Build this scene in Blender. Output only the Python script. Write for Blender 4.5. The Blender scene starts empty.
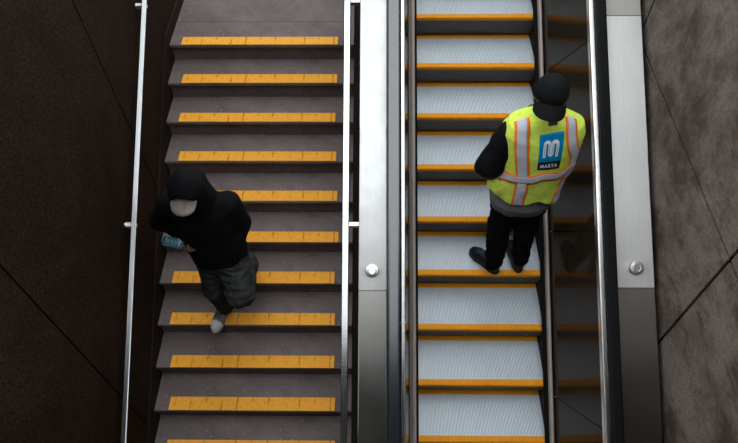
import bpy, bmesh, math, random
import numpy as np
import openvdb as vdb
from mathutils import Vector, Matrix
from mathutils.bvhtree import BVHTree

random.seed(7)
SC = bpy.context.scene
COL = SC.collection
T = math.tan(math.radians(30))          # slope of the escalator

# ------------------------------------------------------------------ helpers
def smoothstep(a, b, x):
    t = np.clip((x - a) / (b - a), 0, 1)
    return t * t * (3 - 2 * t)

def origin_of(parent):
    o = Vector((0, 0, 0))
    while parent is not None:
        o += parent.location
        parent = parent.parent
    return o

def obj(name, verts, faces, mat, parent=None, smooth=False, mats=None, mat_idx=None, recalc=True, local=False):
    """One mesh object. verts are world coordinates unless local."""
    me = bpy.data.meshes.new(name)
    off = Vector((0, 0, 0)) if local else origin_of(parent)
    v = np.asarray(verts, dtype=float).reshape(-1, 3) - np.array(off)
    me.from_pydata(v.tolist(), [], [tuple(int(i) for i in f) for f in faces])
    if recalc:
        bm = bmesh.new(); bm.from_mesh(me)
        bmesh.ops.recalc_face_normals(bm, faces=bm.faces)
        bm.to_mesh(me); bm.free()
    for m in (mats or [mat]):
        me.materials.append(m)
    if mat_idx is not None:
        me.polygons.foreach_set('material_index', mat_idx)
    if smooth:
        me.polygons.foreach_set('use_smooth', [True] * len(me.polygons))
    me.update()
    o = bpy.data.objects.new(name, me)
    COL.objects.link(o)
    if parent is not None:
        o.parent = parent
    return o

def thing(name, label, cat, loc=(0, 0, 0), group=None):
    o = bpy.data.objects.new(name, None)
    o.empty_display_size = 0.1
    COL.objects.link(o)
    o.location = loc
    o['label'] = label; o['category'] = cat
    if group: o['group'] = group
    return o

def struct(o):
    o['kind'] = 'structure'
    return o

class MB:
    """collects shapes, then becomes ONE mesh"""
    def __init__(self): self.v = []; self.f = []
    def add(self, v, f):
        n = len(self.v)
        self.v += [tuple(p) for p in v]; self.f += [tuple(i + n for i in q) for q in f]
        return self
    def box(self, x0, x1, y0, y1, z0, z1, b=0.0):
        bm = bmesh.new()
        bmesh.ops.create_cube(bm, size=1)
        for w in bm.verts:
            w.co = Vector(((x0 + x1) / 2 + w.co.x * (x1 - x0), (y0 + y1) / 2 + w.co.y * (y1 - y0), (z0 + z1) / 2 + w.co.z * (z1 - z0)))
        if b > 0:
            bmesh.ops.bevel(bm, geom=bm.edges[:], offset=b, segments=2, affect='EDGES', profile=.5)
        bm.verts.index_update()
        self.add([w.co[:] for w in bm.verts], [[w.index for w in f.verts] for f in bm.faces]); bm.free()
        return self
    def sweep(self, prof, y0, y1, closed=True, lean=0.0, slope=T, zoff=0.0):
        """profile of (x, h) pulled along the slope: z = slope*y + h"""
        n = len(prof); v = []
        for y in (y0, y1):
            for (x, h) in prof:
                yy = y + lean * h
                v.append((x, yy, slope * yy + h + zoff))
        f = []
        for i in range(n if closed else n - 1):
            j = (i + 1) % n
            f.append((i, j, n + j, n + i))
        if closed:
            f.append(tuple(range(n))); f.append(tuple(range(2 * n - 1, n - 1, -1)))
        return self.add(v, f)
    def tube(self, pts, r, n=12):
        pts = [Vector(p) for p in pts]; v = []; f = []
        ref = Vector((0, 0, 1))
        for i, p in enumerate(pts):
            d = (pts[min(i + 1, len(pts) - 1)] - pts[max(i - 1, 0)]).normalized()
            a = d.cross(ref)
            if a.length < 1e-3: a = d.cross(Vector((1, 0, 0)))
            a.normalize(); b = d.cross(a)
            rr = r[i] if isinstance(r, (list, tuple)) else r
            for k in range(n):
                t = 2 * math.pi * k / n
                v.append(p + a * (math.cos(t) * rr) + b * (math.sin(t) * rr))
        for i in range(len(pts) - 1):
            for k in range(n):
                f.append((i * n + k, i * n + (k + 1) % n, (i + 1) * n + (k + 1) % n, (i + 1) * n + k))
        f.append(tuple(range(n))); f.append(tuple((len(pts) - 1) * n + k for k in reversed(range(n))))
        return self.add(v, f)
    def lathe(self, prof, center, axis, n=28):
        """profile of (r, a) turned about axis through center"""
        axis = Vector(axis).normalized(); c = Vector(center)
        a = axis.orthogonal().normalized(); b = axis.cross(a); v = []; f = []
        for (r, s) in prof:
            for k in range(n):
                t = 2 * math.pi * k / n
                v.append(c + axis * s + (a * math.cos(t) + b * math.sin(t)) * max(r, 1e-5))
        m = len(prof)
        for i in range(m - 1):
            for k in range(n):
                f.append((i * n + k, i * n + (k + 1) % n, (i + 1) * n + (k + 1) % n, (i + 1) * n + k))
        f.append(tuple(range(n))); f.append(tuple((m - 1) * n + k for k in reversed(range(n))))
        return self.add(v, f)
    def build(self, name, mat, parent=None, smooth=False, **k):
        return obj(name, self.v, self.f, mat, parent, smooth, **k)

# ------------------------------------------------------------------ materials
def mat(name, base=(.5, .5, .5), rough=.5, metal=0.0, ior=1.5, spec=.5, **kw):
    m = bpy.data.materials.new(name); m.use_nodes = True
    nt = m.node_tree; b = nt.nodes['Principled BSDF']
    b.inputs['Base Color'].default_value = (*base, 1)
    b.inputs['Roughness'].default_value = rough
    b.inputs['Metallic'].default_value = metal
    b.inputs['IOR'].default_value = ior
    b.inputs['Specular IOR Level'].default_value = spec
    for k, v in kw.items():
        b.inputs[k].default_value = v
    return m

def nodes(m):
    nt = m.node_tree
    return nt, nt.nodes['Principled BSDF'], (lambda t: nt.nodes.new(t)), nt.links.new

def coords(m, scale=(1, 1, 1), kind='Object'):
    nt, b, N, L = nodes(m)
    tc = N('ShaderNodeTexCoord'); mp = N('ShaderNodeMapping')
    mp.inputs['Scale'].default_value = scale
    L(tc.outputs[kind], mp.inputs['Vector'])
    return mp.outputs['Vector']

def noise(m, vec, scale, detail=4, rough=.6, dist=0.0):
    nt, b, N, L = nodes(m)
    n = N('ShaderNodeTexNoise'); n.inputs['Scale'].default_value = scale
    n.inputs['Detail'].default_value = detail; n.inputs['Roughness'].default_value = rough
    n.inputs['Distortion'].default_value = dist
    L(vec, n.inputs['Vector'])
    return n.outputs['Fac']

def ramp(m, fac, stops):
    nt, b, N, L = nodes(m)
    r = N('ShaderNodeValToRGB')
    els = r.color_ramp.elements
    while len(els) < len(stops): els.new(.5)
    for e, (p, c) in zip(els, stops):
        e.position = p; e.color = (*c, 1) if len(c) == 3 else c
    L(fac, r.inputs['Fac'])
    return r.outputs['Color']

def mix(m, fac, a, bb, mode='MIX'):
    nt, b, N, L = nodes(m)
    x = N('ShaderNodeMix'); x.data_type = 'RGBA'; x.blend_type = mode
    for sock, val in ((x.inputs[0], fac), (x.inputs[6], a), (x.inputs[7], bb)):
        if hasattr(val, 'is_output') or isinstance(val, bpy.types.NodeSocket): L(val, sock)
        elif isinstance(val, (int, float)): sock.default_value = val
        else: sock.default_value = (*val, 1)
    return x.outputs[2]

def setcol(m, c): nt, b, N, L = nodes(m); L(c, b.inputs['Base Color'])
def setrough(m, c): nt, b, N, L = nodes(m); L(c, b.inputs['Roughness'])
def bump(m, h, strength=.2, dist=.01):
    nt, b, N, L = nodes(m)
    n = N('ShaderNodeBump'); n.inputs['Strength'].default_value = strength; n.inputs['Distance'].default_value = dist
    L(h, n.inputs['Height']); L(n.outputs['Normal'], b.inputs['Normal'])

def stone(name, c0, c1, stain, speck=260, rough=.6, big=2.2, amount=.6, spec=.5, light=None):
    m = mat(name, c0, rough, spec=spec)
    v = coords(m)
    sp = ramp(m, noise(m, v, speck, 2, .7), [(.34, c0), (.66, c1)])
    st = ramp(m, noise(m, v, big, 6, .65, .6), [(.40, (0, 0, 0)), (.66, (1, 1, 1))])
    nt, b, N, L = nodes(m)
    mul = N('ShaderNodeMath'); mul.operation = 'MULTIPLY'; mul.inputs[1].default_value = amount
    L(st, mul.inputs[0])
    c = mix(m, mul.outputs[0], sp, stain)
    if light is not None:
        fl = ramp(m, noise(m, v, speck * .35, 1, .5), [(.70, (0, 0, 0)), (.76, (1, 1, 1))])
        c = mix(m, fl, c, light)
    setcol(m, c)
    bump(m, noise(m, v, speck, 2, .6), .12, .003)
    return m

M = {}
M['stair'] = stone('worn brown granite', (.105, .079, .073), (.275, .222, .210), (.085, .064, .060), speck=150, rough=.8, big=2.6, amount=.6, spec=.2, light=(.42, .37, .35))
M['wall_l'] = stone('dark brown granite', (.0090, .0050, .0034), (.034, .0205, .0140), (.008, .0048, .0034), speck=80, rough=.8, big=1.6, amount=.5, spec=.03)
M['skirting'] = stone('dark granite skirting', (.013, .0085, .0062), (.028, .0195, .0145), (.009, .006, .0045), speck=120, rough=.7, amount=.5, spec=.06)
M['joint'] = mat('black joint', (.008, .007, .006), .9, spec=.1)

def right_wall():
    m = mat('stained brown stone', (.2, .17, .15), .75, spec=.25)
    v = coords(m)
    base = ramp(m, noise(m, v, 75, 5, .8), [(.3, (.085, .064, .053)), (.7, (.205, .164, .139))])
    st = ramp(m, noise(m, v, 2.6, 8, .75, .15), [(.42, (0, 0, 0)), (.62, (1, 1, 1))])
    c = mix(m, st, base, (.050, .034, .024))
    vs = coords(m, (1, 1, 2.2))
    dk = ramp(m, noise(m, vs, 3.4, 7, .68, .2), [(.52, (0, 0, 0)), (.70, (1, 1, 1))])
    c = mix(m, dk, c, (.026, .017, .012))
    setcol(m, c); bump(m, noise(m, v, 60, 4, .7), .25, .005)
    return m
M['wall_r'] = right_wall()
M['concrete'] = stone('dark concrete', (.03, .028, .026), (.05, .047, .044), (.02, .019, .018), speck=60, rough=.85, spec=.1)

def yellow(name, tint):
    m = mat(name, tint, .6, spec=.12)
    v = coords(m)
    w = ramp(m, noise(m, v, 28, 6, .75), [(.28, tuple(c * .72 for c in tint)), (.50, tint)])
    # tile marks across the strip
    nt, b, N, L = nodes(m)
    tc = coords(m, (1, 1, 1)); sx = N('ShaderNodeSeparateXYZ'); L(tc, sx.inputs[0])
    md = N('ShaderNodeMath'); md.operation = 'PINGPONG'; md.inputs[1].default_value = .062; L(sx.outputs[0], md.inputs[0])
    tick = ramp(m, md.outputs[0], [(.0, (1, 1, 1)), (.008, (0, 0, 0))])
    nz = ramp(m, noise(m, v, 9, 3), [(.45, (0, 0, 0)), (.6, (1, 1, 1))])
    f = N('ShaderNodeMath'); f.operation = 'MULTIPLY'; L(tick, f.inputs[0]); L(nz, f.inputs[1])
    f2 = N('ShaderNodeMath'); f2.operation = 'MULTIPLY'; L(f.outputs[0], f2.inputs[0]); f2.inputs[1].default_value = .8
    setcol(m, mix(m, f2.outputs[0], w, (.10, .055, .012)))
    return m
M['yellow'] = yellow('yellow safety tile', (.96, .415, .042))
M['edge'] = mat('yellow step edge', (.92, .40, .016), .5, spec=.12)

def steel(name, c, rough, streak=(60, 1.2, 1.2), metal=1.0, wear=.10, aniso=0.0):
    m = mat(name, c, rough, metal)
    if aniso > 0:                       # brushed along the slope: spreads light across
        nt, b, N, L = nodes(m)
        tg = N('ShaderNodeTangent'); tg.direction_type = 'RADIAL'; tg.axis = 'X'
        L(tg.outputs['Tangent'], b.inputs['Tangent'])
        b.inputs['Anisotropic'].default_value = aniso; b.inputs['Anisotropic Rotation'].default_value = .25
    v = coords(m, streak)
    f = noise(m, v, 6, 5, .6)
    setcol(m, ramp(m, f, [(.3, tuple(x * .86 for x in c)), (.7, c)]))
    vv = coords(m)
    setrough(m, ramp(m, noise(m, vv, 5, 5, .7), [(.3, (rough - wear * .5,) * 3), (.7, (rough + wear,) * 3)]))
    return m
M['steel'] = steel('brushed stainless steel', (.66, .645, .625), .42, aniso=.85)
M['steel_left'] = steel('brushed stainless steel deck', (.565, .555, .54), .42, aniso=.85)
M['steel_left_shaded'] = steel('shaded stainless steel deck', (.47, .45, .42), .34, aniso=.85)  # lower left deck: same steel, its dark reflection put into the colour
M['steel_right_shaded'] = steel('dark-shaded stainless steel deck', (.24, .215, .195), .33, aniso=.88)  # lower right deck: darker colour stands in for the dark it reflects
M['steel_dim'] = steel('dim stainless steel', (.40, .375, .35), .45, aniso=.85)
M['steel_bright'] = steel('polished steel rail', (.86, .87, .88), .24, (15, 1.2, 1.2), wear=.0, aniso=.6)
M['rail_wall'] = steel('satin steel rail', (.92, .94, .95), .50, wear=.03, aniso=.97)
M['ledge'] = steel('polished steel ledge', (.80, .78, .76), .24, wear=.04, aniso=.8)
M['inner_deck'] = steel('worn bronze steel', (.44, .37, .33), .62, metal=.15)
M['tread'] = steel('ribbed aluminium tread', (.70, .745, .78), .5, (30, 2, 2), metal=.2, wear=.1)
M['riser'] = mat('dark ribbed riser', (.16, .165, .17), .55, .4)
M['panel'] = mat('black glossy panel', (.022, .015, .010), .09, 0, ior=1.21, **{'Specular Tint': (1, .80, .64, 1)})
M['brush'] = mat('black bristle', (.006, .006, .006), .9, spec=.1)
M['rubber'] = mat('black rubber', (.005, .005, .006), .6, ior=1.35, spec=.2)
M['rubber_grey'] = mat('shiny grey rubber', (.008, .010, .014), .22, ior=2.1)
M['black'] = mat('black metal', (.012, .012, .012), .5)

# ------------------------------------------------------------------ the stairwell
XL, XR, XC = -1.759, 1.70, -.195
ST_T, ST_R, ST_Y, ST_Z = .2876, .1671, .123, -.3501
ST_S = ST_R / ST_T
TOP = 1.40

def slab_wall(name, x0, x1, ycuts, zcuts, m, gap):
    mb = MB()
    for a, b in zip(ycuts[:-1], ycuts[1:]):
        for c, d in zip(zcuts[:-1], zcuts[1:]):
            k0 = len(mb.v)
            mb.box(min(x0, x1), max(x0, x1), a + gap / 2, b - gap / 2, c + gap / 2, d - gap / 2, .002)
            if d == zcuts[-1]:          # the wall's top follows the stairs
                mb.v[k0:] = [(x, y, z if z < d - .05 else max(min(d + (y + 1.5) * .577, 2.3), c + .3) + z - d) for (x, y, z) in mb.v[k0:]]
    w = mb.build(name, m); struct(w)
    back = MB().box(min(x0, x1) + (.012 if x0 < 0 else .012), max(x0, x1) - .012, ycuts[0], ycuts[-1], zcuts[0], -.9 + zcuts[0] * 0)
    for a, b in zip(ycuts[:-1], ycuts[1:]):
        back.box(min(x0, x1) + .012, max(x0, x1) - .012, a - .02, a + .02, -.9, max(min(zcuts[-1] + (a + 1.5) * .577, 2.3), -.6))
    if len(zcuts) > 2: back.box(min(x0, x1) + .012, max(x0, x1) - .012, -2.5, ycuts[-1], zcuts[1] - .02, zcuts[1] + .02)
    bk = back.build('joint_backing', M['joint'], w)
    return w
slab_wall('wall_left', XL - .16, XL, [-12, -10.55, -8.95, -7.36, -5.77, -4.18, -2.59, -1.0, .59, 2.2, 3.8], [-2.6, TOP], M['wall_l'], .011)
slab_wall('wall_right', XR, XR + .16, [-12, -9.35, -7.64, -5.93, -4.21, -2.49, -.775, .94, 2.65, 3.8], [-2.6, .385, TOP], M['wall_r'], .019)

def sweepline(prof, y0, y1, slope, z): return MB().sweep(prof, y0, y1, True, 0, slope, z)
c0 = ST_Z - ST_Y * ST_S                        # nose line: z = ST_S*y + c0
struct(sweepline([(XL - .01, -.45), (XL + .012, -.45), (XL + .012, .10), (XL + .006, .108), (XL - .01, .108)], -3.35, ST_Y, ST_S, c0).build('trim_1', M['skirting']))
struct(sweepline([(XL - .01, -.2), (XL + .012, -.2), (XL + .012, .10), (XL + .006, .108), (XL - .01, .108)], ST_Y, 3.0, 0, ST_Z).build('trim_3', M['skirting']))
struct(sweepline([(XC + .004, -.5), (XC + .004, .045), (XC + .012, .055), (-.10, .055), (-.10, -.5)], -3.35, ST_Y + .3, ST_S, c0).build('trim_2', M['skirting']))
struct(MB().box(-6, 6, -12, -3.2, -2.75, -2.5241).build('floor', M['concrete']))
struct(MB().box(-7, 7, -12.5, -4.33, 1.6, 2.10, .02).build('ceiling', M['concrete']))
struct(MB().box(-9, 9, -12.7, -12.5, -2.7, 1.6).build('wall_back', M['concrete']))
struct(MB().box(-12, -1.9, -12.5, -8.0, 2.105, 13.2, .03).box(-1.897, 1.6, -12.5, -8.0, 2.105, 7.6, .03).box(1.603, 12, -12.5, -8.0, 2.105, 13.2, .03).build('unseen_sky_blocker', M['concrete']))  # added unseen blocks behind the camera, stepped to hold back sky light

# staircase
stairs = thing('staircase', 'brown granite staircase with a yellow strip along each step edge, left of the escalator', 'staircase', (-.98, ST_Y, ST_Z))
def stair_mesh():
    """one step about its nose: tread slab with a rounded nose over a set-back riser block"""
    x0, x1 = XL + .002, XC
    prof = [(0.012, 0), (.004, -.003), (0, -.012), (0, -.030), (.003, -.034), (.022, -.034), (.022, -ST_R - .02), (ST_T + .030, -ST_R - .02), (ST_T + .030, 0)]
    n = len(prof)
    v = [(x, y, z) for x in (x0 + .98, x1 + .98) for (y, z) in prof]
    f = [(i, (i + 1) % n, n + (i + 1) % n, n + i) for i in range(n)] + [tuple(range(n)), tuple(range(2 * n - 1, n - 1, -1))]
    return v, f
v, f = stair_mesh()
step0 = obj('step', v, f, M['stair'], stairs, local=True)
def strip_mesh():
    x0, x1, y0, y1 = -.665, .655, .004, .110
    mb = MB().box(x0, x1, y0, y1, -.002, .003, .0012)
    return mb
strip0 = strip_mesh().build('safety_strip', M['yellow'], step0, local=True)
strip0['label'] = 'yellow safety strip'
for i in range(12):
    if i == 0: s, st = step0, strip0
    else:
        s = step0.copy(); COL.objects.link(s); s.parent = stairs
        st = strip0.copy(); COL.objects.link(st); st.parent = s
    s.location = (0, -i * ST_T, -i * ST_R)
    st.location = (random.uniform(-.012, .012), random.uniform(-.002, .006), 0)
    st.scale = (random.uniform(.985, 1.01), random.uniform(.96, 1.06), 1)
MB().sweep([(XL + .01, -.75), (XC - .01, -.75), (XC - .01, -.30), (XL + .01, -.30)], -3.3, ST_Y + .25, True, 0, ST_S, c0).build('underside', M['concrete'], stairs)
# top landing: two rows of slabs
land = MB()
for y0, y1 in ((ST_Y + ST_T + .034, 1.0), (1.004, 1.9), (1.904, 3.0)):
    for xa, xb in ((XL + .002, -.9), (-.897, XC)) if y0 > .9 else ((XL + .002, XC),):
        land.box(xa, xb, y0, y1, ST_Z - .2, ST_Z, .002)
land.build('landing', M['stair'], stairs)

# stair handrails: flat steel bars
def handrail(label, x, w, h, y0, y1, brackets, wall_x, top, m, group):
    t = thing('stair_handrail', label, 'handrail', (x, (y0 + y1) / 2, ST_S * (y0 + y1) / 2 + c0 + h), group)
    b = .004; th = .016
    pr = [(x - w / 2 + b, h), (x + w / 2 - b, h), (x + w / 2, h - b), (x + w / 2, h - th + b), (x + w / 2 - b, h - th), (x - w / 2 + b, h - th), (x - w / 2, h - th + b), (x - w / 2, h - b)]
    MB().sweep(pr, y0, y1, True, 0, ST_S, c0).build('rail', m, t)
    for yb in brackets:
        z = ST_S * yb + c0 + h - th
        mb = MB()
        x2 = wall_x
        mb.box(min(x, x2), max(x, x2), yb - .017, yb + .017, z - .030, z - .004, .003)
        mb.box(x - .012, x + .012, yb - .012, yb + .012, z - .03, z + .006, .002)
        br = mb.build('bracket', m, t)
        s = 1 if x2 > x else -1
        MB().lathe([(.0, 0), (.018, 0), (.020, .003), (.020, .006), (.018, .009), (0, .009)], (x2 - s * .009, yb, z - .017), (s, 0, 0), 20).build('flange', m, br)
    return t
handrail('long steel handrail on brackets along the dark granite wall at the left', -1.690, .034, .83, -3.3, 1.6, (-3.02, -1.605, -.215, 1.15), XL, 0, M['rail_wall'], 'stair handrails')
handrail('bright flat steel handrail between the stairs and the escalator', -.214, .046, .85, -3.3, 1.6, (-3.02, -1.61, -.21, 1.15), -.1005, 0, M['steel_bright'], 'stair handrails')

# ------------------------------------------------------------------ escalator
EY0, EY1 = -3.7, 1.9
SX0, SX1 = .296, 1.228
esc = thing('escalator', 'escalator with ribbed grey steps edged in yellow, between steel side decks', 'escalator', (.73, 0, -2.3))
def P(prof, name, m, y0=EY0, y1=EY1, smooth=False, parent=esc, lean=0.0):
    return MB().sweep(prof, y0, y1, True, lean).build(name, m, parent, smooth)

# a ribbed surface: teeth across x, pulled along a path in (y, z)
def ribbed(path, norm, x0, x1, pitch=.0104, depth=.010, duty=.52):
    n = int((x1 - x0) / pitch); pitch = (x1 - x0) / n
    xs = []
    for i in range(n):
        a = x0 + i * pitch
        xs += [(a, 0), (a + pitch * duty, 0), (a + pitch * (duty + .08), -depth), (a + pitch * .92, -depth)]
    xs.append((x1, 0))
    v = []; f = []; m = len(xs)
    for (y, z), (ny, nz) in zip(path, norm):
        for (x, d) in xs: v.append((x, y + ny * d, z + nz * d))
    for j in range(len(path) - 1):
        for i in range(m - 1):
            f.append((j * m + i, j * m + i + 1, (j + 1) * m + i + 1, (j + 1) * m + i))
    return v, f
LX0, LX1 = SX0 - .73, SX1 - .73
def block(mb, x0, x1):   # solid underside closing each step
    mb.box(x0, x1, .012, .395, -.03, -.012)
# riser arc from nose to the back of the next tread down
arc = [(0.0, -.030), (.006, -.07), (.016, -.11), (.031, -.155), (.054, -.198)]
arcn = [(-.99, .1), (-.98, .2), (-.95, .3), (-.92, .35), (-.9, .4)]
rv, rf = ribbed(arc, arcn, LX0, LX1)
tv, tf = ribbed([(.050, 0), (.357, 0)], [(0, 1)] * 2, LX0, LX1)
nv = len(tv)
stepmesh_v = tv + rv; stepmesh_f = tf + [tuple(i + nv for i in q) for q in rf]
mbk = MB(); block(mbk, LX0, LX1); nb = len(stepmesh_v)
stepmesh_f = stepmesh_f + [tuple(i + nb for i in q) for q in mbk.f]; stepmesh_v = stepmesh_v + mbk.v
idx = [0] * len(tf) + [1] * len(rf) + [1] * len(mbk.f)
est0 = obj('step', stepmesh_v, stepmesh_f, None, esc, mats=[M['tread'], M['riser']], mat_idx=idx, recalc=False, local=True)
fv, ff = ribbed([(.050, 0), (.010, 0), (.003, -.003), (0, -.010), (0, -.030)], [(0, 1), (0, 1), (-.7, .7), (-1, 0), (-1, 0)], LX0, LX1)
fe0 = obj('front_edge', fv, ff, M['edge'], est0, recalc=False, local=True); fe0['label'] = 'yellow front edge'
bv, bf = ribbed([(.357, 0), (.400, 0)], [(0, 1)] * 2, LX0, LX1)
be0 = obj('rear_edge', bv, bf, M['edge'], est0, recalc=False, local=True); be0['label'] = 'yellow rear edge'
for k, i in enumerate(range(-4, 11)):
    if k == 0: s, a, b = est0, fe0, be0
    else:
        s = est0.copy(); COL.objects.link(s); s.parent = esc
        a = fe0.copy(); COL.objects.link(a); a.parent = s
        b = be0.copy(); COL.objects.link(b); b.parent = s
    s.location = (0, -i * .4 * math.cos(math.radians(30)), 2.3 - i * .2)

def rounded(x0, x1, h0, h1, r, n=6, bottom=.004):
    """box profile with rounded top corners, clockwise"""
    p = [(x0, h0)]
    for k in range(n + 1):
        t = math.pi - k * math.pi / 2 / n
        p.append((x0 + r + r * math.cos(t), h1 - r + r * math.sin(t)))
    for k in range(n + 1):
        t = math.pi / 2 - k * math.pi / 2 / n
        p.append((x1 - r + r * math.cos(t), h1 - r + r * math.sin(t)))
    p.append((x1, h0))
    return p

# skirts, brushes, inner decks
P([(.286, -.35), (.291, -.35), (.291, .02), (.286, .02)], 'skirt_panel', M['black'])
P([(1.236, -.35), (1.242, -.35), (1.242, .09), (1.236, .09)], 'skirt_panel', M['black'])
P([(.291, .010), (.308, .006), (.308, .011), (.291, .022)], 'safety_brush', M['brush'])
P([(1.236, .035), (1.208, .022), (1.208, .036), (1.236, .058)], 'safety_brush', M['brush'])
P([(.291, -.05), (.291, .030), (.287, .042), (.278, .048), (.268, .046), (.262, .038), (.260, -.05)], 'inner_deck', M['inner_deck'])
P([(1.234, .045), (1.234, .100), (1.238, .108), (1.246, .111), (1.254, .108), (1.258, .100), (1.259, .045)], 'inner_deck', M['inner_deck'])
# balustrade panels with seams square to the slope
seams = [-4.66, -3.63, -2.591, -1.575, -.533, .50, 1.53, 2.5]
for (xa, xb, th) in ((.258, .136, -.010), (1.266, 1.338, .010)):
    for a, b in zip(seams[:-1], seams[1:]):
        lean = -.5
        pr = [(xa, .10), (xa + th, .10), (xb + th, .985), (xb, .985)]
        MB().sweep(pr, a + .0025 + .125, b - .0025 + .125, True, lean).build('balustrade_panel', M['panel'], esc)
    # dark backing visible through the seams
    d = .012 if th > 0 else -.012
    P([(xa + d, .1), (xa + 2 * d, .1), (xb + 2 * d, .98), (xb + d, .98)], 'panel_backing', M['black'])
# steel ledges under the handrails
def ledge(x0, x1, inner):
    pr = rounded(min(x0, x1), max(x0, x1), .955, 1.005, .012)
    return P(pr, 'handrail_guide', M['ledge'], smooth=False)
ledge(.144, .1755, 1); ledge(1.331, 1.3705, -1)
# rubber handrails
for x0, x1, m, lab in ((.066, .141, M['rubber_grey'], 'shiny grey rubber handrail'), (1.362, 1.428, M['rubber'], 'matt black rubber handrail')):
    h = P(rounded(x0, x1, 1.018, 1.052, .014, 8), 'handrail', m, smooth=False); h['label'] = lab
    P([(x0 + .018, .95), (x1 - .018, .95), (x1 - .018, 1.02), (x0 + .018, 1.02)], 'handrail_track', M['black'])
# steel decks, in lengths with seams
def deck(x0, x1, cuts, mats_, drop_side):
    for k, (a, b) in enumerate(zip(cuts[:-1], cuts[1:])):
        pr = rounded(x0, x1, .955, .982, .006, 4)
        d = MB().sweep(pr, a + .0018, b - .0018, True, 0).build('deck_panel', mats_[k], esc)
        yield d, a, b
ldecks = list(deck(-.108, .064, [-3.7, -2.259, -.45, 1.9], [M['steel_left_shaded'], M['steel_left'], M['steel_left']], -1))
rdecks = list(deck(1.432, 1.668, [-3.7, -2.239, -.761, 1.9], [M['steel_right_shaded'], M['steel'], M['steel_dim']], 1))
P([(-.100, -.6), (-.088, -.6), (-.088, .955), (-.100, .955)], 'outer_panel', M['black'])
P([(1.655, -.4), (1.662, -.4), (1.662, .955), (1.655, .955)], 'outer_panel', M['black'])
P([(.06, .94), (.145, .94), (.145, .955), (.06, .955)], 'handrail_channel', M['black'])
P([(1.37, .94), (1.436, .94), (1.436, .955), (1.37, .955)], 'handrail_channel', M['black'])
nrm = Vector((0, -math.sin(math.radians(30)), math.cos(math.radians(30))))
def knob(x, y, r, parent):
    c = Vector((x, y, T * y + .981))
    k = MB().lathe([(0, -.004), (r * .55, -.004), (r * .5, .012), (r * .96, .017), (r, .021), (r, .030), (r * .93, .035), (r * .55, .037), (r * .5, .0345), (0, .0345)], c, nrm, 32).build('knob', M['ledge'], parent, smooth=False)
    k['label'] = 'round steel anti-slide knob'
knob(-.026, -2.155, .040, ldecks[1][0]); knob(1.553, -2.135, .043, rdecks[1][0])
knob(-.026, .30, .040, ldecks[2][0]); knob(1.553, .33, .043, rdecks[2][0])
P([(.10, -1.2), (1.40, -1.2), (1.40, -.42), (.10, -.42)], 'truss', M['black'])
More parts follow.
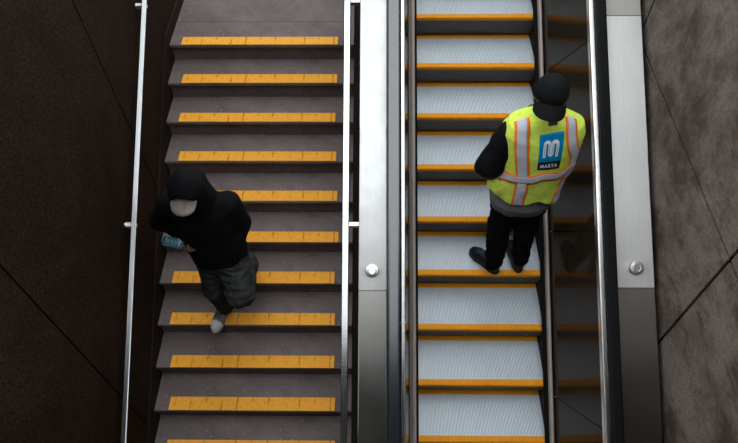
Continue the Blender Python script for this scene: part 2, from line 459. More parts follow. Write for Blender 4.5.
# ------------------------------------------------------------------ figures: smooth-blended solids turned into one surface
def V(*a): return np.array(a, dtype=float)
class Field:
    def __init__(s, lo, hi, vox):
        s.lo = np.array(lo, float); s.vox = vox
        s.n = np.ceil((np.array(hi) - s.lo) / vox).astype(int) + 1
        s.F = np.full(s.n, .15, np.float32)
    def sub(s, lo, hi):
        a = np.maximum(np.floor((np.array(lo) - s.lo) / s.vox).astype(int), 0)
        b = np.minimum(np.ceil((np.array(hi) - s.lo) / s.vox).astype(int) + 1, s.n)
        if np.any(b <= a): return None
        g = np.meshgrid(*[(s.lo[i] + np.arange(a[i], b[i]) * s.vox) for i in range(3)], indexing='ij', sparse=True)
        return (slice(a[0], b[0]), slice(a[1], b[1]), slice(a[2], b[2])), g
    def put(s, fn, lo, hi, k=.02, op='add'):
        m = k + 4 * s.vox
        r = s.sub(np.array(lo) - m, np.array(hi) + m)
        if r is None: return s
        sl, (X, Y, Z) = r
        d = fn(X, Y, Z).astype(np.float32); A = s.F[sl]
        if op == 'add':
            h = np.clip(.5 + .5 * (A - d) / k, 0, 1); s.F[sl] = A * (1 - h) + d * h - k * h * (1 - h)
        elif op == 'cut':
            d = -d; h = np.clip(.5 - .5 * (A - d) / k, 0, 1); s.F[sl] = A * (1 - h) + d * h + k * h * (1 - h)
        return s
    def cap(s, a, b, r1, r2=None, k=.02, op='add'):
        a = np.array(a, float); b = np.array(b, float); r2 = r1 if r2 is None else r2
        ab = b - a; L2 = max(float(ab @ ab), 1e-9)
        def fn(X, Y, Z):
            t = np.clip(((X - a[0]) * ab[0] + (Y - a[1]) * ab[1] + (Z - a[2]) * ab[2]) / L2, 0, 1)
            return np.sqrt((X - a[0] - t * ab[0]) ** 2 + (Y - a[1] - t * ab[1]) ** 2 + (Z - a[2] - t * ab[2]) ** 2) - (r1 + (r2 - r1) * t)
        R = max(r1, r2)
        return s.put(fn, np.minimum(a, b) - R, np.maximum(a, b) + R, k, op)
    def chain(s, pts, rs, k=.02):
        for i in range(len(pts) - 1): s.cap(pts[i], pts[i + 1], rs[i], rs[i + 1], k)
        return s
    def ell(s, c, r, k=.02, op='add', frame=None):
        c = np.array(c, float); r = np.array(r, float)
        fr = np.eye(3) if frame is None else np.array(frame, float)
        def fn(X, Y, Z):
            x, y, z = X - c[0], Y - c[1], Z - c[2]
            u = [(x * fr[i][0] + y * fr[i][1] + z * fr[i][2]) / r[i] for i in range(3)]
            q = np.sqrt(u[0] ** 2 + u[1] ** 2 + u[2] ** 2)
            g = np.sqrt((u[0] / r[0]) ** 2 + (u[1] / r[1]) ** 2 + (u[2] / r[2]) ** 2) + 1e-6
            return q * (q - 1) / g
        R = r.max() if frame is not None else r
        return s.put(fn, c - R, c + R, k, op)
    def loft(s, rings, k=.02, grow=0.0, p=2.3):
        """rings of (z, cx, cy, a, b)"""
        R = np.array(rings, float); R = R[np.argsort(R[:, 0])]
        z0, z1 = R[0, 0], R[-1, 0]
        def fn(X, Y, Z):
            zz = np.clip(Z, z0, z1)
            cx, cy, a, b = [np.interp(zz, R[:, 0], R[:, j]) for j in (1, 2, 3, 4)]
            a = a + grow; b = b + grow
            q = (np.abs((X - cx) / a) ** p + np.abs((Y - cy) / b) ** p) ** (1 / p)
            d = (q - 1) * np.minimum(a, b)
            return np.maximum(d, np.maximum(z0 - grow - Z, Z - z1 - grow)) + 0 * X
        lo = [(R[:, 1] - R[:, 3]).min() - grow, (R[:, 2] - R[:, 4]).min() - grow, z0 - grow]
        hi = [(R[:, 1] + R[:, 3]).max() + grow, (R[:, 2] + R[:, 4]).max() + grow, z1 + grow]
        return s.put(fn, lo, hi, k)
    def half(s, p, n, k=.004):
        """cut away everything on the n side of the plane"""
        p = np.array(p, float); n = np.array(n, float); n /= np.linalg.norm(n)
        return s.put(lambda X, Y, Z: -((X - p[0]) * n[0] + (Y - p[1]) * n[1] + (Z - p[2]) * n[2]), s.lo, s.lo + s.n * s.vox, k, 'cut')
    def fold(s, amp, fr, seed, mask=None):
        rng = np.random.default_rng(seed); sl, (X, Y, Z) = s.sub(s.lo, s.lo + s.n * s.vox)
        D = 0
        for i in range(6):
            v = rng.normal(size=3) * np.array(fr); w = rng.normal(size=3) * np.array(fr) * .6
            D = D + np.sin(X * v[0] + Y * v[1] + Z * v[2] + rng.uniform(0, 6) + 1.3 * np.sin(X * w[0] + Y * w[1] + Z * w[2] + rng.uniform(0, 6)))
        D = (amp / 3 * D).astype(np.float32)
        if mask is not None: D = D * mask(X, Y, Z)
        s.F += D
        return s
    def build(s, name, m, parent):
        s.F[0] = s.F[-1] = .1; s.F[:, 0] = s.F[:, -1] = .1; s.F[:, :, 0] = s.F[:, :, -1] = .1
        g = vdb.FloatGrid(.15); g.copyFromArray(np.ascontiguousarray(s.F)); g.transform = vdb.createLinearTransform(s.vox)
        p, q = g.convertToQuads(0.0)
        q = q.astype(int)
        return obj(name, p + s.lo, q, m, parent, True)

def hand(F, wrist, fwd, palm, thumb_side, curl=(35, 45, 35), size=1.0, spread=.0, tcurl=25):
    """a palm, four unequal bent fingers and a thumb from the palm's side. palm = direction the palm faces"""
    w = np.array(wrist, float); f = np.array(fwd, float); f /= np.linalg.norm(f)
    n = np.array(palm, float); n -= f * (n @ f); n /= np.linalg.norm(n)
    t = np.cross(n, f); t = t if t @ np.array(thumb_side, float) > 0 else -t
    k = .004
    offs = [.031, .0105, -.0105, -.030]; lens = [.072, .080, .074, .058]; base = [.088, .092, .088, .080]
    F.cap(w - f * .03, w + f * .012, .026 * size, .026 * size, .012)
    for o, L, b in zip(offs, lens, base):
        kn = w + (f * b + t * o) * size
        F.cap(w + (f * .012 + t * o * .55) * size, kn, .0145 * size, .0118 * size, .010)
        p = kn; a = math.radians(0)
        for j, (frac, r) in enumerate(((.45, .0098), (.32, .0088), (.23, .0078))):
            a += math.radians(curl[j])
            d = f * math.cos(a) + n * math.sin(a) + t * o * spread
            d /= np.linalg.norm(d)
            q = p + d * L * frac * size
            F.cap(p, q, (r + .0008) * size, r * size, k); p = q
    p = w + (f * .022 + t * .024) * size; a = math.radians(48)
    for j, (L, r) in enumerate(((.040, .0145), (.034, .0112), (.026, .0095))):
        d = f * math.cos(a) + t * math.sin(a) + n * (.25 + .35 * j * tcurl / 25)
        d /= np.linalg.norm(d); q = p + d * L * size
        F.cap(p, q, r * size, r * .88 * size, .006); p = q; a -= math.radians(tcurl)

def shoe(name, heel, fwd, up, parent, m_up, m_sole, m_cap, m_lace, L=.28, W=1.0, tongue=True):
    h = np.array(heel, float); f = np.array(fwd, float); f /= np.linalg.norm(f)
    u = np.array(up, float); u -= f * (u @ f); u /= np.linalg.norm(u); s = np.cross(f, u)
    P_ = lambda a, b, c=0: h + f * a * L / .28 + u * b + s * c
    lo = h - .35; hi = h + .35
    pts = np.array([P_(-.02, -.02), P_(.32, -.02), P_(-.02, .16), P_(.32, .16)])
    lo = pts.min(0) - .07; hi = pts.max(0) + .07
    F = Field(lo, hi, .005)
    F.chain([P_(.045, .052), P_(.075, .066), P_(.14, .056), P_(.20, .038), P_(.238, .034)], [.036 * W, .038 * W, .041 * W, .043 * W, .033 * W], .03)
    F.cap(P_(.052, .06), P_(.060, .105), .036 * W, .041 * W, .02)
    F.half(P_(0, .016), -u)
    F.half(P_(.06, .125), u, .004)
    F.cap(P_(.058, .10), P_(.063, .16), .031 * W, .034 * W, .006, 'cut')
    up_ = F.build(name, m_up, parent)
    G = Field(lo, hi, .005)
    def sole(X, Y, Z):
        x, y, z = X - h[0], Y - h[1], Z - h[2]
        a = x * f[0] + y * f[1] + z * f[2]; b = x * u[0] + y * u[1] + z * u[2]; c = x * s[0] + y * s[1] + z * s[2]
        a = a * .28 / L
        hw = np.interp(a, [0, .02, .05, .12, .19, .24, .265, .278], [.012, .028, .036, .034, .046, .040, .026, .004]) * W + .002
        d = np.abs(c) - hw
        return np.maximum(np.maximum(d, np.abs(b - .0125) - .0125), np.maximum(-a, a - .279))
    G.put(sole, lo + .05, hi - .05, .003)
    G.build('sole', m_sole, up_)
    if m_cap is not None:
        C = Field(lo, hi, .005)
        C.chain([P_(.14, .056), P_(.20, .038), P_(.238, .034)], [.0425 * W, .0445 * W, .0345 * W], .03)
        C.half(P_(0, .018), -u); C.half(P_(.196, .0), -f)
        C.build('toe_cap', m_cap, up_)
    bv = BVHTree.FromPolygons([v.co[:] for v in up_.data.vertices], [p.vertices[:] for p in up_.data.polygons])
    off = np.array(origin_of(parent))
    mb = MB()
    for a in (.105, .122, .139, .156, .173):
        for sg in (1, -1):
            row = []
            for c in np.linspace(-.024, .024, 7):
                o = P_(a + sg * c * .25, .25, c) - off
                hit = bv.ray_cast(Vector(o), Vector(-u))
                if hit[0] is not None: row.append(np.array(hit[0]) + off + u * .002)
            if len(row) > 2: mb.tube(row, .0032, 6)
    if mb.v: mb.build('laces', m_lace, up_, True)
    return up_

def head(F, c, fwd, up, s=1.0):
    """head with eyes, nose, mouth, chin and ears about its centre"""
    c = np.array(c, float); f = np.array(fwd, float); f /= np.linalg.norm(f)
    u = np.array(up, float); u -= f * (u @ f); u /= np.linalg.norm(u); r = np.cross(f, u)
    Q = lambda a, b, d: c + (r * a + f * b + u * d) * s
    fr = [r, f, u]
    F.ell(Q(0, -.012, .022), [.076 * s, .095 * s, .092 * s], .02, frame=fr)
    F.ell(Q(0, .022, -.045), [.060 * s, .066 * s, .070 * s], .03, frame=fr)
    F.ell(Q(0, .070, -.094), [.024 * s, .020 * s, .018 * s], .02, frame=fr)      # chin
    for sg in (1, -1):
        F.ell(Q(.031 * sg, .086, .006), [.016 * s, .012 * s, .011 * s], .008, 'cut', frame=fr)
        F.ell(Q(.031 * sg, .074, .004), [.013 * s, .012 * s, .011 * s], .004, frame=fr)
        F.cap(Q(.014 * sg, .085, .022), Q(.046 * sg, .074, .024), .008 * s, .006 * s, .01)
        F.ell(Q(.040 * sg, .066, -.030), [.020 * s, .016 * s, .018 * s], .015, frame=fr)
        F.ell(Q(.078 * sg, -.008, -.004), [.010 * s, .021 * s, .032 * s], .006, frame=fr)
        F.ell(Q(.088 * sg, .002, -.002), [.006 * s, .010 * s, .018 * s], .004, 'cut', frame=fr)
        F.ell(Q(.010 * sg, .094, -.036), [.008 * s, .008 * s, .007 * s], .006, frame=fr)
    F.cap(Q(0, .088, .010), Q(0, .104, -.032), .009 * s, .012 * s, .01)
    F.cap(Q(-.020, .078, -.060), Q(.020, .078, -.060), .008 * s, None, .006)
    F.cap(Q(-.016, .078, -.074), Q(.016, .078, -.074), .009 * s, None, .006)
    F.cap(Q(-.022, .090, -.067), Q(.022, .090, -.067), .003 * s, None, .003, 'cut')
    return Q

def cloth(name, c, c2=None, rough=.85, sc=90, **k):
    m = mat(name, c, rough, spec=.08, **k)
    v = coords(m)
    setcol(m, ramp(m, noise(m, v, sc, 3, .6), [(.3, c2 or tuple(x * .7 for x in c)), (.7, c)]))
    bump(m, noise(m, v, 420, 2, .6), .15, .002)
    return m
M['skin'] = mat('brown skin', (.12, .056, .033), .5, **{'Subsurface Weight': .05})
M['skin_dark'] = mat('deep brown skin', (.10, .050, .032), .5, **{'Subsurface Weight': .05})
M['blk'] = cloth('black cloth', (.0050, .0050, .0056))
M['blk_nylon'] = cloth('black nylon', (.0050, .0050, .0056), rough=.6)
M['cap_black'] = cloth('black cap cloth', (.0060, .0060, .0062), rough=.8)
M['bill_black'] = cloth('washed black cap bill', (.0095, .0093, .0093), rough=.8)
M['trouser_black'] = cloth('black trouser cloth', (.0042, .0042, .0048))
M['charcoal'] = cloth('charcoal knit', (.13, .126, .134), sc=200)
M['pants'] = cloth('dark grey trouser cloth', (.046, .048, .048), (.020, .021, .022), sc=14)
M['hivis'] = cloth('yellow-green vest cloth', (.64, .75, .12), (.50, .63, .06), rough=.7, sc=40)
M['silver'] = cloth('silver reflective tape', (.50, .49, .545), (.42, .41, .46), rough=.4, sc=25)
M['orange'] = cloth('orange tape', (.95, .20, .018), rough=.6)
M['blue'] = cloth('blue print', (.0, .245, .52), rough=.6)
M['print_black'] = cloth('black print', (.012, .014, .018), rough=.6)
M['print_white'] = mat('white print', (.72, .76, .80), .6)
M['shoe_grey'] = cloth('pale grey suede', (.24, .232, .225), (.16, .155, .15), sc=60)
M['sole_white'] = mat('off-white rubber', (.42, .41, .40), .6)
M['toe_white'] = mat('white toe rubber', (.62, .61, .60), .5)
M['shoe_black'] = mat('black leather', (.009, .009, .0095), .5, spec=.3)
M['sole_black'] = mat('black sole', (.008, .008, .008), .7)
M['lace_dark'] = mat('dark lace', (.03, .035, .05), .8)
M['lace_black'] = mat('black lace', (.030, .030, .032), .6)
M['brim'] = cloth('pale stone-coloured cap cloth', (.22, .178, .145), (.10, .08, .065), sc=16)
M['olive'] = mat('dark olive tag', (.030, .032, .012), .8)

# -------- worker on the escalator
wk = thing('person', 'person seen from behind on the escalator in a yellow-green vest and black cap', 'person', (.95, -1.62, -1.0))
B = Field((.45, -1.95, -1.0), (1.42, -1.1, .80), .005)
torso = [(-.16, .93, -1.625, .165, .115), (.0, .935, -1.615, .150, .105), (.15, .955, -1.60, .160, .110), (.30, .965, -1.59, .180, .110), (.40, .965, -1.58, .150, .085), (.45, .960, -1.58, .075, .065)]
B.loft(torso, .03)
hc = V(.935, -1.592, .615); hf = V(.10, 1, -.22); hu = V(.05, .15, 1)
B.chain([(.958, -1.585, .40), (.943, -1.60, .54)], [.06, .055], .03)
head(B, hc, hf, hu)
wl = [(.770, -1.59, .335), (.682, -1.64, .115), (.80, -1.39, .13)]
wr = [(1.135, -1.555, .335), (1.165, -1.52, .08), (1.08, -1.30, .14)]
for c_ in (wl, wr): B.chain(c_, [.055, .042, .028], .02)
B.chain([(.865, -1.63, -.14), (.86, -1.60, -.52), (.862, -1.675, -.90)], [.085, .058, .038], .04)
B.chain([(1.01, -1.63, -.14), (1.02, -1.60, -.52), (1.055, -1.655, -.90)], [.085, .058, .038], .04)
B.cap((.862, -1.675, -.92), (.80, -1.60, -.945), .032, .026); B.cap((1.055, -1.655, -.92), (1.045, -1.56, -.945), .032, .026)
hand(B, (.815, -1.355, .132), (.45, .85, .15), (0, .2, -1), (1, 0, 0), (25, 40, 30))
hand(B, (1.065, -1.265, .15), (-.45, .85, .15), (0, .2, -1), (-1, 0, 0), (25, 40, 30))
B.build('body', M['skin_dark'], wk)

J = Field((.45, -1.95, -.22), (1.42, -1.15, .56), .006)
J.loft([(-.135, .925, -1.61, .185, .150), (.02, .93, -1.605, .185, .145), (.15, .950, -1.60, .190, .140), (.30, .965, -1.59, .205, .138), (.38, .965, -1.58, .200, .11), (.44, .96, -1.575, .13, .08)], .02)
J.chain(wl, [.078, .082, .052], .03); J.chain(wr, [.072, .074, .052], .03)
J.chain([(.90, -1.610, .440), (.95, -1.610, .475), (1.01, -1.605, .445)], [.028, .030, .028], .02)
J.chain([(.90, -1.645, .435), (.88, -1.59, .45), (.90, -1.53, .43)], [.034, .034, .03], .02)
J.chain([(1.01, -1.645, .44), (1.03, -1.59, .45), (1.01, -1.53, .43)], [.030, .034, .03], .02)
J.fold(.0045, (20, 20, 26), 3)
jk = J.build('jacket', M['blk_nylon'], wk)

S = Field((.65, -1.9, -.32), (1.25, -1.35, -.05), .006)
S.loft([(-.235, .925, -1.615, .192, .154), (-.17, .925, -1.615, .202, .166), (-.08, .925, -1.61, .180, .142)], .01)
S.fold(.004, (30, 30, 15), 9)
S.half((.92, -1.6, -.232), (.0, .12, -1), .012)
S.build('sweatshirt', M['charcoal'], wk)

Tr = Field((.66, -1.92, -1.0), (1.25, -1.38, -.08), .006)
Tr.loft([(-.30, .93, -1.62, .165, .125), (-.2, .93, -1.62, .170, .130), (-.12, .93, -1.62, .16, .12)], .02)
Tr.chain([(.853, -1.625, -.22), (.850, -1.61, -.52), (.862, -1.668, -.90)], [.096, .078, .066], .03)
Tr.chain([(1.020, -1.625, -.22), (1.025, -1.615, -.52), (1.056, -1.650, -.89)], [.094, .076, .060], .03)
Tr.half((.95, -1.6, -.935), (0, 0, -1))
Tr.fold(.006, (25, 25, 55), 5)
Tr.build('trousers', M['trouser_black'], wk)

shoe('shoe', (.900, -1.722, -.9995), (-.66, .75, 0), (0, 0, 1), wk, M['shoe_black'], M['sole_black'], None, M['lace_black'], .285, 1.05)
shoe('shoe', (1.058, -1.715, -.9995), (-.12, 1, 0), (0, 0, 1), wk, M['shoe_black'], M['sole_black'], None, M['lace_black'], .285, 1.05)

# cap worn back to front: dome, bill over the neck, button, seams
fr = V(*hf); fr /= np.linalg.norm(fr); ur = V(*hu); ur -= fr * (ur @ fr); ur /= np.linalg.norm(ur); rr = np.cross(fr, ur)
Qh = lambda a, b, d: hc + rr * a + fr * b + ur * d
C = Field(hc - .2, hc + .2, .005)
C.ell(Qh(0, -.010, .035), [.092, .110, .095], .01, frame=[rr, fr, ur])
C.half(Qh(0, 0, .010), -ur + fr * .12, .006)
C.fold(.0025, (40, 40, 40), 21)
cp = C.build('cap', M['cap_black'], wk); cp['label'] = 'black cap'
bv = []; bf = []; nA, nR = 25, 8
for layer in (0, 1):
    for j in range(nR):
        s_ = j / (nR - 1)
        for i in range(nA):
            a = math.radians(-72 + 144 * i / (nA - 1)); ln = .078 * max(math.cos(a), 0) ** .55 * s_
            x = math.sin(a) * (.090 + .10 * ln); y = -.010 - math.cos(a) * .106 - ln * .62
            z = .022 - ln * .95 - .028 * (math.sin(a) ** 2) * (1 + .0 * s_) - .004 * layer
            bv.append(Qh(x, y, z))
n0 = nA * nR
for j in range(nR - 1):
    for i in range(nA - 1):
        q = (j * nA + i, j * nA + i + 1, (j + 1) * nA + i + 1, (j + 1) * nA + i)
        bf.append(q); bf.append(tuple(n0 + k for k in reversed(q)))
edge = [j * nA for j in range(nR)] + [(nR - 1) * nA + i for i in range(1, nA)] + [j * nA + nA - 1 for j in range(nR - 2, -1, -1)] + [i for i in range(nA - 2, 0, -1)]
for a, b in zip(edge, edge[1:] + edge[:1]): bf.append((a, b, n0 + b, n0 + a))
obj('bill', bv, bf, M['bill_black'], cp, True)
MB().lathe([(0, .130), (.009, .130), (.010, .126), (.008, .122), (0, .122)], Qh(0, -.010, 0), ur, 16).build('button', M['cap_black'], cp, True)

# vest
vr = [(-.155, .938, -1.615, .217, .172), (-.05, .940, -1.612, .218, .168), (.02, .945, -1.61, .220, .166), (.15, .960, -1.60, .224, .160), (.28, .960, -1.59, .232, .156), (.37, .958, -1.585, .238, .138), (.425, .960, -1.58, .212, .116), (.468, .965, -1.585, .135, .092), (.490, .960, -1.585, .09, .072)]
Vt = Field((.60, -1.90, -.22), (1.32, -1.32, .56), .005)
Vt.loft(vr, .01, 0, 2.4)
Vt.ell((.735, -1.665, -.01), (.055, .07, .085), .05)
# armholes, neck opening, scalloped hem
Vt.cap((.722, -1.555, .255), (.60, -1.60, .10), .098, .115, .012, 'cut')
Vt.cap((1.235, -1.49, .25), (1.30, -1.48, .05), .090, .11, .012, 'cut')
Vt.ell((.957, -1.505, .520), (.078, .096, .07), .008, 'cut')
def hem(X, Y, Z):
    a = np.arctan2(Y + 1.61, X - .93)
    zc = -.080 + .030 * np.abs(np.sin((a + 1.42) * 1.5)) * -1 + .018 * np.sin(a * 5 + 1) + .10 * smoothstep(.80, .66, X)
    return Z - zc + 0 * X
Vt.put(hem, (.6, -1.9, -.25), (1.32, -1.3, 0), .004, 'cut')
Vt.fold(.0065, (22, 22, 14), 14, lambda X, Y, Z: .35 + .65 * smoothstep(.25, .0, Z))
vs = Vt.build('safety_vest', M['hivis'], wk); vs['label'] = 'yellow-green safety vest with silver and orange tape'
VB = BVHTree.FromPolygons([(v.co + wk.location)[:] for v in vs.data.vertices], [p.vertices[:] for p in vs.data.polygons])

# things sewn on the vest: found on its surface by rays; u across the back, v up and over the shoulder
def onvest(x, v, off):
    """v: height while below .28, then an angle over the shoulder"""
    if v <= .28:
        o = Vector((x, -2.4, v)); d = Vector((0, 1, 0))
    else:
        a = (v - .28) / .15
        c_ = Vector((x, -1.585, .28)); dd = Vector((0, -math.cos(a), math.sin(a)))
        o = c_ + dd * .6; d = -dd
    h = VB.ray_cast(o, d)
    if h[0] is None: return None
    n = h[1]
    if n.dot(d) > 0: n = -n
    return h[0] + n * off
def ribbon(name, path, w, off, m, parent, nw=5, asym=0.0):
    """band along a path of (x, v) with width w in (x, v) space"""
    pts = [np.array(p, float) for p in path]
    fine = []
    for a, b in zip(pts[:-1], pts[1:]):
        n = max(2, int(np.linalg.norm(b - a) / .010))
        fine += [a + (b - a) * t / n for t in range(n)]
    fine.append(pts[-1])
    rows = []
    for i, p in enumerate(fine):
        d = fine[min(i + 2, len(fine) - 1)] - fine[max(i - 2, 0)]; d /= np.linalg.norm(d) + 1e-9
        s_ = np.array([-d[1], d[0]])
        rows.append([onvest(*(p + s_ * (w * (k / (nw - 1) - .5) + asym)), off) for k in range(nw)])
    v = []; f = []; ids = {}
    for i, r_ in enumerate(rows):
        for k, q in enumerate(r_):
            if q is not None: ids[(i, k)] = len(v); v.append(q[:])
    for i in range(len(rows) - 1):
        for k in range(nw - 1):
            q = [(i, k), (i, k + 1), (i + 1, k + 1), (i + 1, k)]
            if all(x in ids for x in q):
                c4 = [Vector(v[ids[x]]) for x in q]
                if max((c4[a] - c4[(a + 1) % 4]).length for a in range(4)) < .045: f.append([ids[x] for x in q])
    o = obj(name, v, f, m, parent, True, recalc=False)
    md = o.modifiers.new('thick', 'SOLIDIFY'); md.thickness = .0012; md.offset = 0
    return o
def tape(path, w=.050, lift=0.0):
    t_ = ribbon('tape_border', path, w + .026, .0022 + lift, M['orange'], vs, 7); t_['label'] = 'orange tape border'
    s_ = ribbon('reflective_tape', path, w, .0040 + lift, M['silver'], vs, 7); s_['label'] = 'silver reflective tape'
tape([(.868, -.11), (.868, .04), (.860, .14), (.840, .24), (.825, .32), (.815, .40), (.812, .50)], .052)
tape([(1.110, -.10), (1.120, .0), (1.135, .10), (1.145, .20), (1.140, .28), (1.105, .36), (1.085, .43), (1.08, .50)], .046)
tape([(.730, .095), (.80, .105), (.87, .115), (.92, .125), (.97, .152), (1.02, .150), (1.07, .140), (1.11, .165), (1.150, .200)], .040, .0012)

# back print: blue square with a white looped mark over a black strip with white letters
LO = [(.908, .420), (1.040, .437), (.928, .205), (1.055, .212)]   # corners (x, v): top left, top right, bottom left, bottom right
def lo(u, v):
    """u, v in 0..1 from the lower left corner"""
    (ax, ay), (bx, by), (cx_, cy_), (dx, dy) = LO
    return np.array([(cx_ * (1 - u) + dx * u) * (1 - v) + (ax * (1 - u) + bx * u) * v, (cy_ * (1 - u) + dy * u) * (1 - v) + (ay * (1 - u) + by * u) * v])
def patch(name, u0, u1, v0, v1, off, m, parent):
    n = 15; v = []; f = []
    for j in range(n):
        for i in range(n):
            q = onvest(*lo(u0 + (u1 - u0) * i / (n - 1), v0 + (v1 - v0) * j / (n - 1)), off); v.append(q[:])
    for j in range(n - 1):
        for i in range(n - 1): f.append((j * n + i, j * n + i + 1, (j + 1) * n + i + 1, (j + 1) * n + i))
    o = obj(name, v, f, m, parent, True, recalc=False)
    md = o.modifiers.new('thick', 'SOLIDIFY'); md.thickness = .001; md.offset = 0
    return o
pb = patch('back_print', 0, 1, .24, 1, .0024, M['blue'], vs); pb['label'] = 'blue square print'
pk = patch('print_strip', 0, 1, 0, .26, .0030, M['print_black'], vs); pk['label'] = 'black strip with white letters'
def stroke(pts, wd):
    L = []
    q_ = [np.array(pts[0], float)]
    for a, b in zip(pts[:-1], pts[1:]):
        a = np.array(a, float); b = np.array(b, float); n = max(1, int(np.linalg.norm(b - a) / .03))
        q_ += [a + (b - a) * t / n for t in range(1, n + 1)]
    pts = q_
    for i, p in enumerate(pts):
        p = np.array(p); d = np.array(pts[min(i + 1, len(pts) - 1)]) - np.array(pts[max(i - 1, 0)]); d = d / (np.linalg.norm(d) + 1e-9)
        s_ = np.array([-d[1], d[0]]) * wd / 2
        L.append((p - s_, p + s_))
    v = []; f = []
    for a, b in L:
        for q in (a, b): v.append(onvest(*lo(q[0], q[1]), .0038)[:])
    for i in range(len(L) - 1): f.append((2 * i, 2 * i + 1, 2 * i + 3, 2 * i + 2))
    return v, f
def loops(d):
    """an m drawn as one line; d shifts it sideways to make parallel lines"""
    k = .56; P_ = []
    for cx in (.335, .665):
        rr_ = .105 + d
        P_ += [(cx - rr_, .40), (cx - rr_, .55)] if cx < .5 else []
        P_ += [(cx - rr_ * math.cos(t), .76 + k * rr_ * math.sin(t)) for t in np.linspace(0, math.pi, 13)]
        if cx < .5:
            hw = .06 - d
            P_ += [(.5 - hw * math.cos(t), .50 - k * hw * math.sin(t)) for t in np.linspace(0, math.pi, 9)]
    P_ += [(.77 + d, .55), (.77 + d, .40)]
    return P_
mk = MB()
for d_ in (-.034, .034): mk.add(*stroke(loops(d_), .046))
k_ = mk.build('print_mark', M['print_white'], pb, recalc=False); k_['label'] = 'white looped letter mark'
cu = bpy.data.curves.new('letters', 'FONT'); cu.body = 'MARTA'; cu.size = 1; cu.offset = .018; cu.align_x = 'CENTER'; cu.space_character = 1.12
to = bpy.data.objects.new('letters', cu); COL.objects.link(to)
dg = bpy.context.evaluated_depsgraph_get(); me = bpy.data.meshes.new_from_object(to.evaluated_get(dg))
bm = bmesh.new(); bm.from_mesh(me)
bmesh.ops.triangulate(bm, faces=bm.faces[:]); bm.verts.index_update()
tv_ = [v.co[:] for v in bm.verts]; tf_ = [[v.index for v in f.verts] for f in bm.faces]; bm.free()
bpy.data.objects.remove(to); bpy.data.curves.remove(cu); bpy.data.meshes.remove(me)
xs = [p[0] for p in tv_]; ys = [p[1] for p in tv_]; sx = .76 / (max(xs) - min(xs)); sy = .115 / (max(ys) - min(ys))
lv = [onvest(*lo(.5 + (x - (max(xs) + min(xs)) / 2) * sx, .07 + (y - min(ys)) * sy), .0042)[:] for x, y, z in tv_]
obj('print_letters', lv, tf_, M['print_white'], pk, recalc=False)['label'] = 'white printed letters'
tg = ribbon('collar_tag', [(.945, .468), (.995, .472)], .030, .003, M['olive'], vs, 4); tg['label'] = 'dark olive tag below the collar'

# -------- pedestrian coming down the stairs
pd = thing('person', 'person in black hooded jacket and grey trousers walking down the stairs with a bottle', 'person', (-1.2, -1.8, -1.52))
B = Field((-1.62, -2.08, -1.52), (-.80, -1.36, .14), .005)
B.loft([(-.66, -1.12, -1.70, .155, .11), (-.52, -1.125, -1.70, .145, .105), (-.38, -1.13, -1.69, .155, .11), (-.25, -1.14, -1.685, .17, .105), (-.18, -1.14, -1.685, .13, .08), (-.12, -1.14, -1.69, .065, .06)], .03)
ph = V(-1.155, -1.755, .005); pf = V(-.06, -1, -.50); pu = V(0, -.35, 1)
B.chain([(-1.14, -1.69, -.18), (-1.15, -1.735, -.06)], [.058, .055], .03)
Qp = head(B, ph, pf, pu, .97)
pl = [(-1.335, -1.68, -.22), (-1.455, -1.625, -.45)]
pr_ = [(-.965, -1.68, -.22), (-.945, -1.635, -.47), (-1.01, -1.745, -.62)]
B.chain(pl, [.052, .042], .02); B.chain(pr_, [.052, .042, .028], .02)
B.chain([(-1.21, -1.72, -.66), (-1.210, -1.83, -1.06), (-1.208, -1.76, -1.43)], [.082, .052, .038], .04)
B.chain([(-1.03, -1.71, -.66), (-.985, -1.91, -.985), (-1.02, -1.50, -1.20)], [.085, .056, .038], .04)
B.cap((-1.215, -1.765, -1.44), (-1.25, -1.86, -1.475), .032, .026); B.cap((-1.02, -1.50, -1.21), (-1.022, -1.56, -1.30), .032, .026)
# right hand round the bottle, left hand at the jacket pocket
BA = V(-1.398, -1.842, -.405); BZ = V(-1.225, -1.795, -.535); ax = (BZ - BA) / np.linalg.norm(BZ - BA)
gp = BA + ax * .180                                # where it is gripped
palm_n = V(0, .25, -1.0); palm_n -= ax * (palm_n @ ax); palm_n /= np.linalg.norm(palm_n)
fw = np.cross(palm_n, ax); fw = fw if fw[1] < 0 else -fw
wrist = gp - palm_n * .052 - fw * .062
hand(B, wrist, fw, palm_n, -ax, (42, 66, 52), .97, 0, 12)
hand(B, (-1.02, -1.75, -.635), (-.25, -.15, -.6), (-.9, .2, 0), (-.2, -1, 0), (20, 30, 20), .9)
B.chain([pl[1], wrist], [.040, .027], .02)
B.build('body', M['skin'], pd)

J = Field((-1.64, -2.05, -.80), (-.76, -1.38, .0), .006)
J.loft([(-.735, -1.115, -1.715, .195, .165), (-.62, -1.115, -1.71, .200, .165), (-.48, -1.125, -1.70, .195, .155), (-.33, -1.135, -1.69, .205, .15), (-.24, -1.14, -1.685, .21, .13), (-.17, -1.14, -1.69, .15, .10), (-.12, -1.145, -1.70, .10, .085)], .02, 0, 2.3)
J.chain([pl[0], pl[1], tuple(wrist + fw * .060 - palm_n * .004)], [.090, .082, .043], .035)
J.chain(pr_, [.088, .082, .070], .035)
J.fold(.006, (20, 20, 26), 33)
J.half((-1.1, -1.7, -.735), (.0, -.15, -1), .012)
jk = J.build('jacket', M['blk'], pd)
H = Field((-1.36, -2.0, -.22), (-.95, -1.5, .22), .005)
fr = pf / np.linalg.norm(pf); ur = pu - fr * (pu @ fr); ur /= np.linalg.norm(ur); rr = np.cross(fr, ur)
H.ell(Qp(0, -.015, .008), [.110, .126, .132], .02, frame=[rr, fr, ur])
H.chain([Qp(0, -.03, -.02), (-1.145, -1.685, -.15)], [.115, .125], .04)
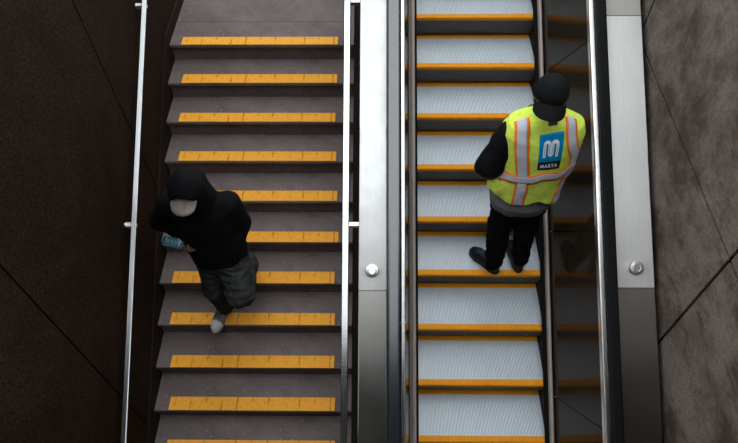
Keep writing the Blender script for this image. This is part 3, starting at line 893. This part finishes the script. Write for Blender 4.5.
H.ell(Qp(0, -.055, .125), [.03, .045, .022], .03, frame=[rr, fr, ur])
H.ell(Qp(0, .115, .004), [.083, .105, .098], .012, 'cut', frame=[rr, fr, ur])
H.ell(Qp(0, .0, .0), [.082, .102, .105], .006, 'cut', frame=[rr, fr, ur])
H.fold(.004, (24, 24, 34), 41)
H.half((0, 0, -.17), (0, 0, -1))
H.build('hood', M['blk'], jk)
# cap bill under the hood
bv = []; bf = []; nA, nR = 21, 9
for layer in (0, 1):
    for j in range(nR):
        s_ = j / (nR - 1)
        for i in range(nA):
            a = -1 + 2 * i / (nA - 1); ln = (.020 + .055 * math.sqrt(max(1 - a * a, 0))) * s_
            x = a * .081; y = .005 + s_ * .075 + (.020 + .074 * math.sqrt(max(1 - a * a, 0))) * s_
            z = .074 - ln * .22 - .024 * a * a - .003 * layer
            bv.append(Qp(x, y, z))
n0 = nA * nR
for j in range(nR - 1):
    for i in range(nA - 1):
        q = (j * nA + i, j * nA + i + 1, (j + 1) * nA + i + 1, (j + 1) * nA + i)
        bf.append(q); bf.append(tuple(n0 + k for k in reversed(q)))
edge = [j * nA for j in range(nR)] + [(nR - 1) * nA + i for i in range(1, nA)] + [j * nA + nA - 1 for j in range(nR - 2, -1, -1)] + [i for i in range(nA - 2, 0, -1)]
for a, b in zip(edge, edge[1:] + edge[:1]): bf.append((a, b, n0 + b, n0 + a))
o_ = obj('cap_bill', bv, bf, M['brim'], pd, True); o_['label'] = 'pale cap bill under the hood'

Tr = Field((-1.45, -2.12, -1.50), (-.82, -1.36, -.6), .006)
Tr.loft([(-.80, -1.12, -1.715, .165, .14), (-.70, -1.12, -1.71, .175, .145), (-.62, -1.12, -1.705, .16, .13)], .02)
Tr.chain([(-1.185, -1.73, -.72), (-1.208, -1.83, -1.06), (-1.203, -1.775, -1.42)], [.106, .072, .062], .04)
Tr.chain([(-1.03, -1.72, -.72), (-.985, -1.91, -.965), (-1.015, -1.53, -1.17)], [.115, .100, .085], .04)
Tr.half((-1.21, -1.78, -1.445), (0, 0, -1))
Tr.fold(.0065, (26, 26, 34), 52); Tr.fold(.0035, (60, 60, 90), 57)
Tr.build('trousers', M['pants'], pd)
shoe('shoe', (-1.197, -1.708, -1.5195), (-.33, -.95, 0), (0, 0, 1), pd, M['shoe_grey'], M['sole_white'], M['toe_white'], M['lace_dark'], .272, 1.0)
shoe('shoe', (-1.018, -1.435, -1.262), (-.03, -.80, -.49), (0, -.55, .8), pd, M['shoe_grey'], M['sole_white'], M['toe_white'], M['lace_dark'], .215, 1.0)

# bottle
bt = thing('water_bottle', 'clear blue plastic bottle held by the hooded person on the stairs', 'bottle', tuple(BA))
M['pet'] = mat('clear blue plastic', (.14, .36, .46), .10, ior=1.38, **{'Transmission Weight': .75})
M['bottle_cap'] = mat('white bottle cap', (.6, .66, .7), .5)
rB = .0355; LB = float(np.linalg.norm(BZ - BA))
MB().lathe([(.0, .008), (.012, .006), (.022, .0), (.028, .0), (rB, .006), (rB, .03), (rB - .002, .034), (rB, .038), (rB, .06), (rB - .002, .064), (rB, .068), (rB, .09), (rB, LB - .07), (rB - .004, LB - .05), (.016, LB - .025), (.0135, LB - .018), (.0135, LB - .004), (0, LB - .004)], BA, ax, 32).build('bottle_body', M['pet'], bt, True)
MB().lathe([(0, LB - .016), (.0155, LB - .016), (.0155, LB), (.014, LB + .002), (0, LB + .002)], BA, ax, 24).build('bottle_cap', M['bottle_cap'], bt)
MB().lathe([(rB + .0006, .088), (rB + .0006, .118), (rB + .0002, .118), (rB + .0002, .088)], BA, ax, 32).build('bottle_label', mat('pale blue label', (.16, .36, .48), .6), bt)
# ------------------------------------------------------------------ light and camera
w = bpy.data.worlds.new('overcast'); SC.world = w; w.use_nodes = True
bg = w.node_tree.nodes['Background']
bg.inputs['Color'].default_value = (.90, .96, 1.0, 1); bg.inputs['Strength'].default_value = 2.75

f_px, e, yaw, roll = 607.552, .9337, -.0208, -.014
ce, se = math.cos(e), math.sin(e)
F = Vector((math.sin(yaw) * ce, math.cos(yaw) * ce, -se)); R = Vector((math.cos(yaw), -math.sin(yaw), 0)); U = R.cross(F)
R2 = R * math.cos(roll) + U * math.sin(roll); U2 = U * math.cos(roll) - R * math.sin(roll)
cam = bpy.data.cameras.new('camera'); co = bpy.data.objects.new('camera', cam); COL.objects.link(co)
cam.sensor_width = 36; cam.lens = f_px / 738 * 36; cam.clip_start = .05
mw = Matrix((R2, U2, -F)).transposed().to_4x4(); mw.translation = Vector((0, -4.098, 2.8635))
co.matrix_world = mw
SC.camera = co
SC.view_settings.view_transform = 'Standard'; SC.view_settings.look = 'None'
SC.view_settings.exposure = 0; SC.view_settings.gamma = 1; SC.view_settings.use_curve_mapping = False
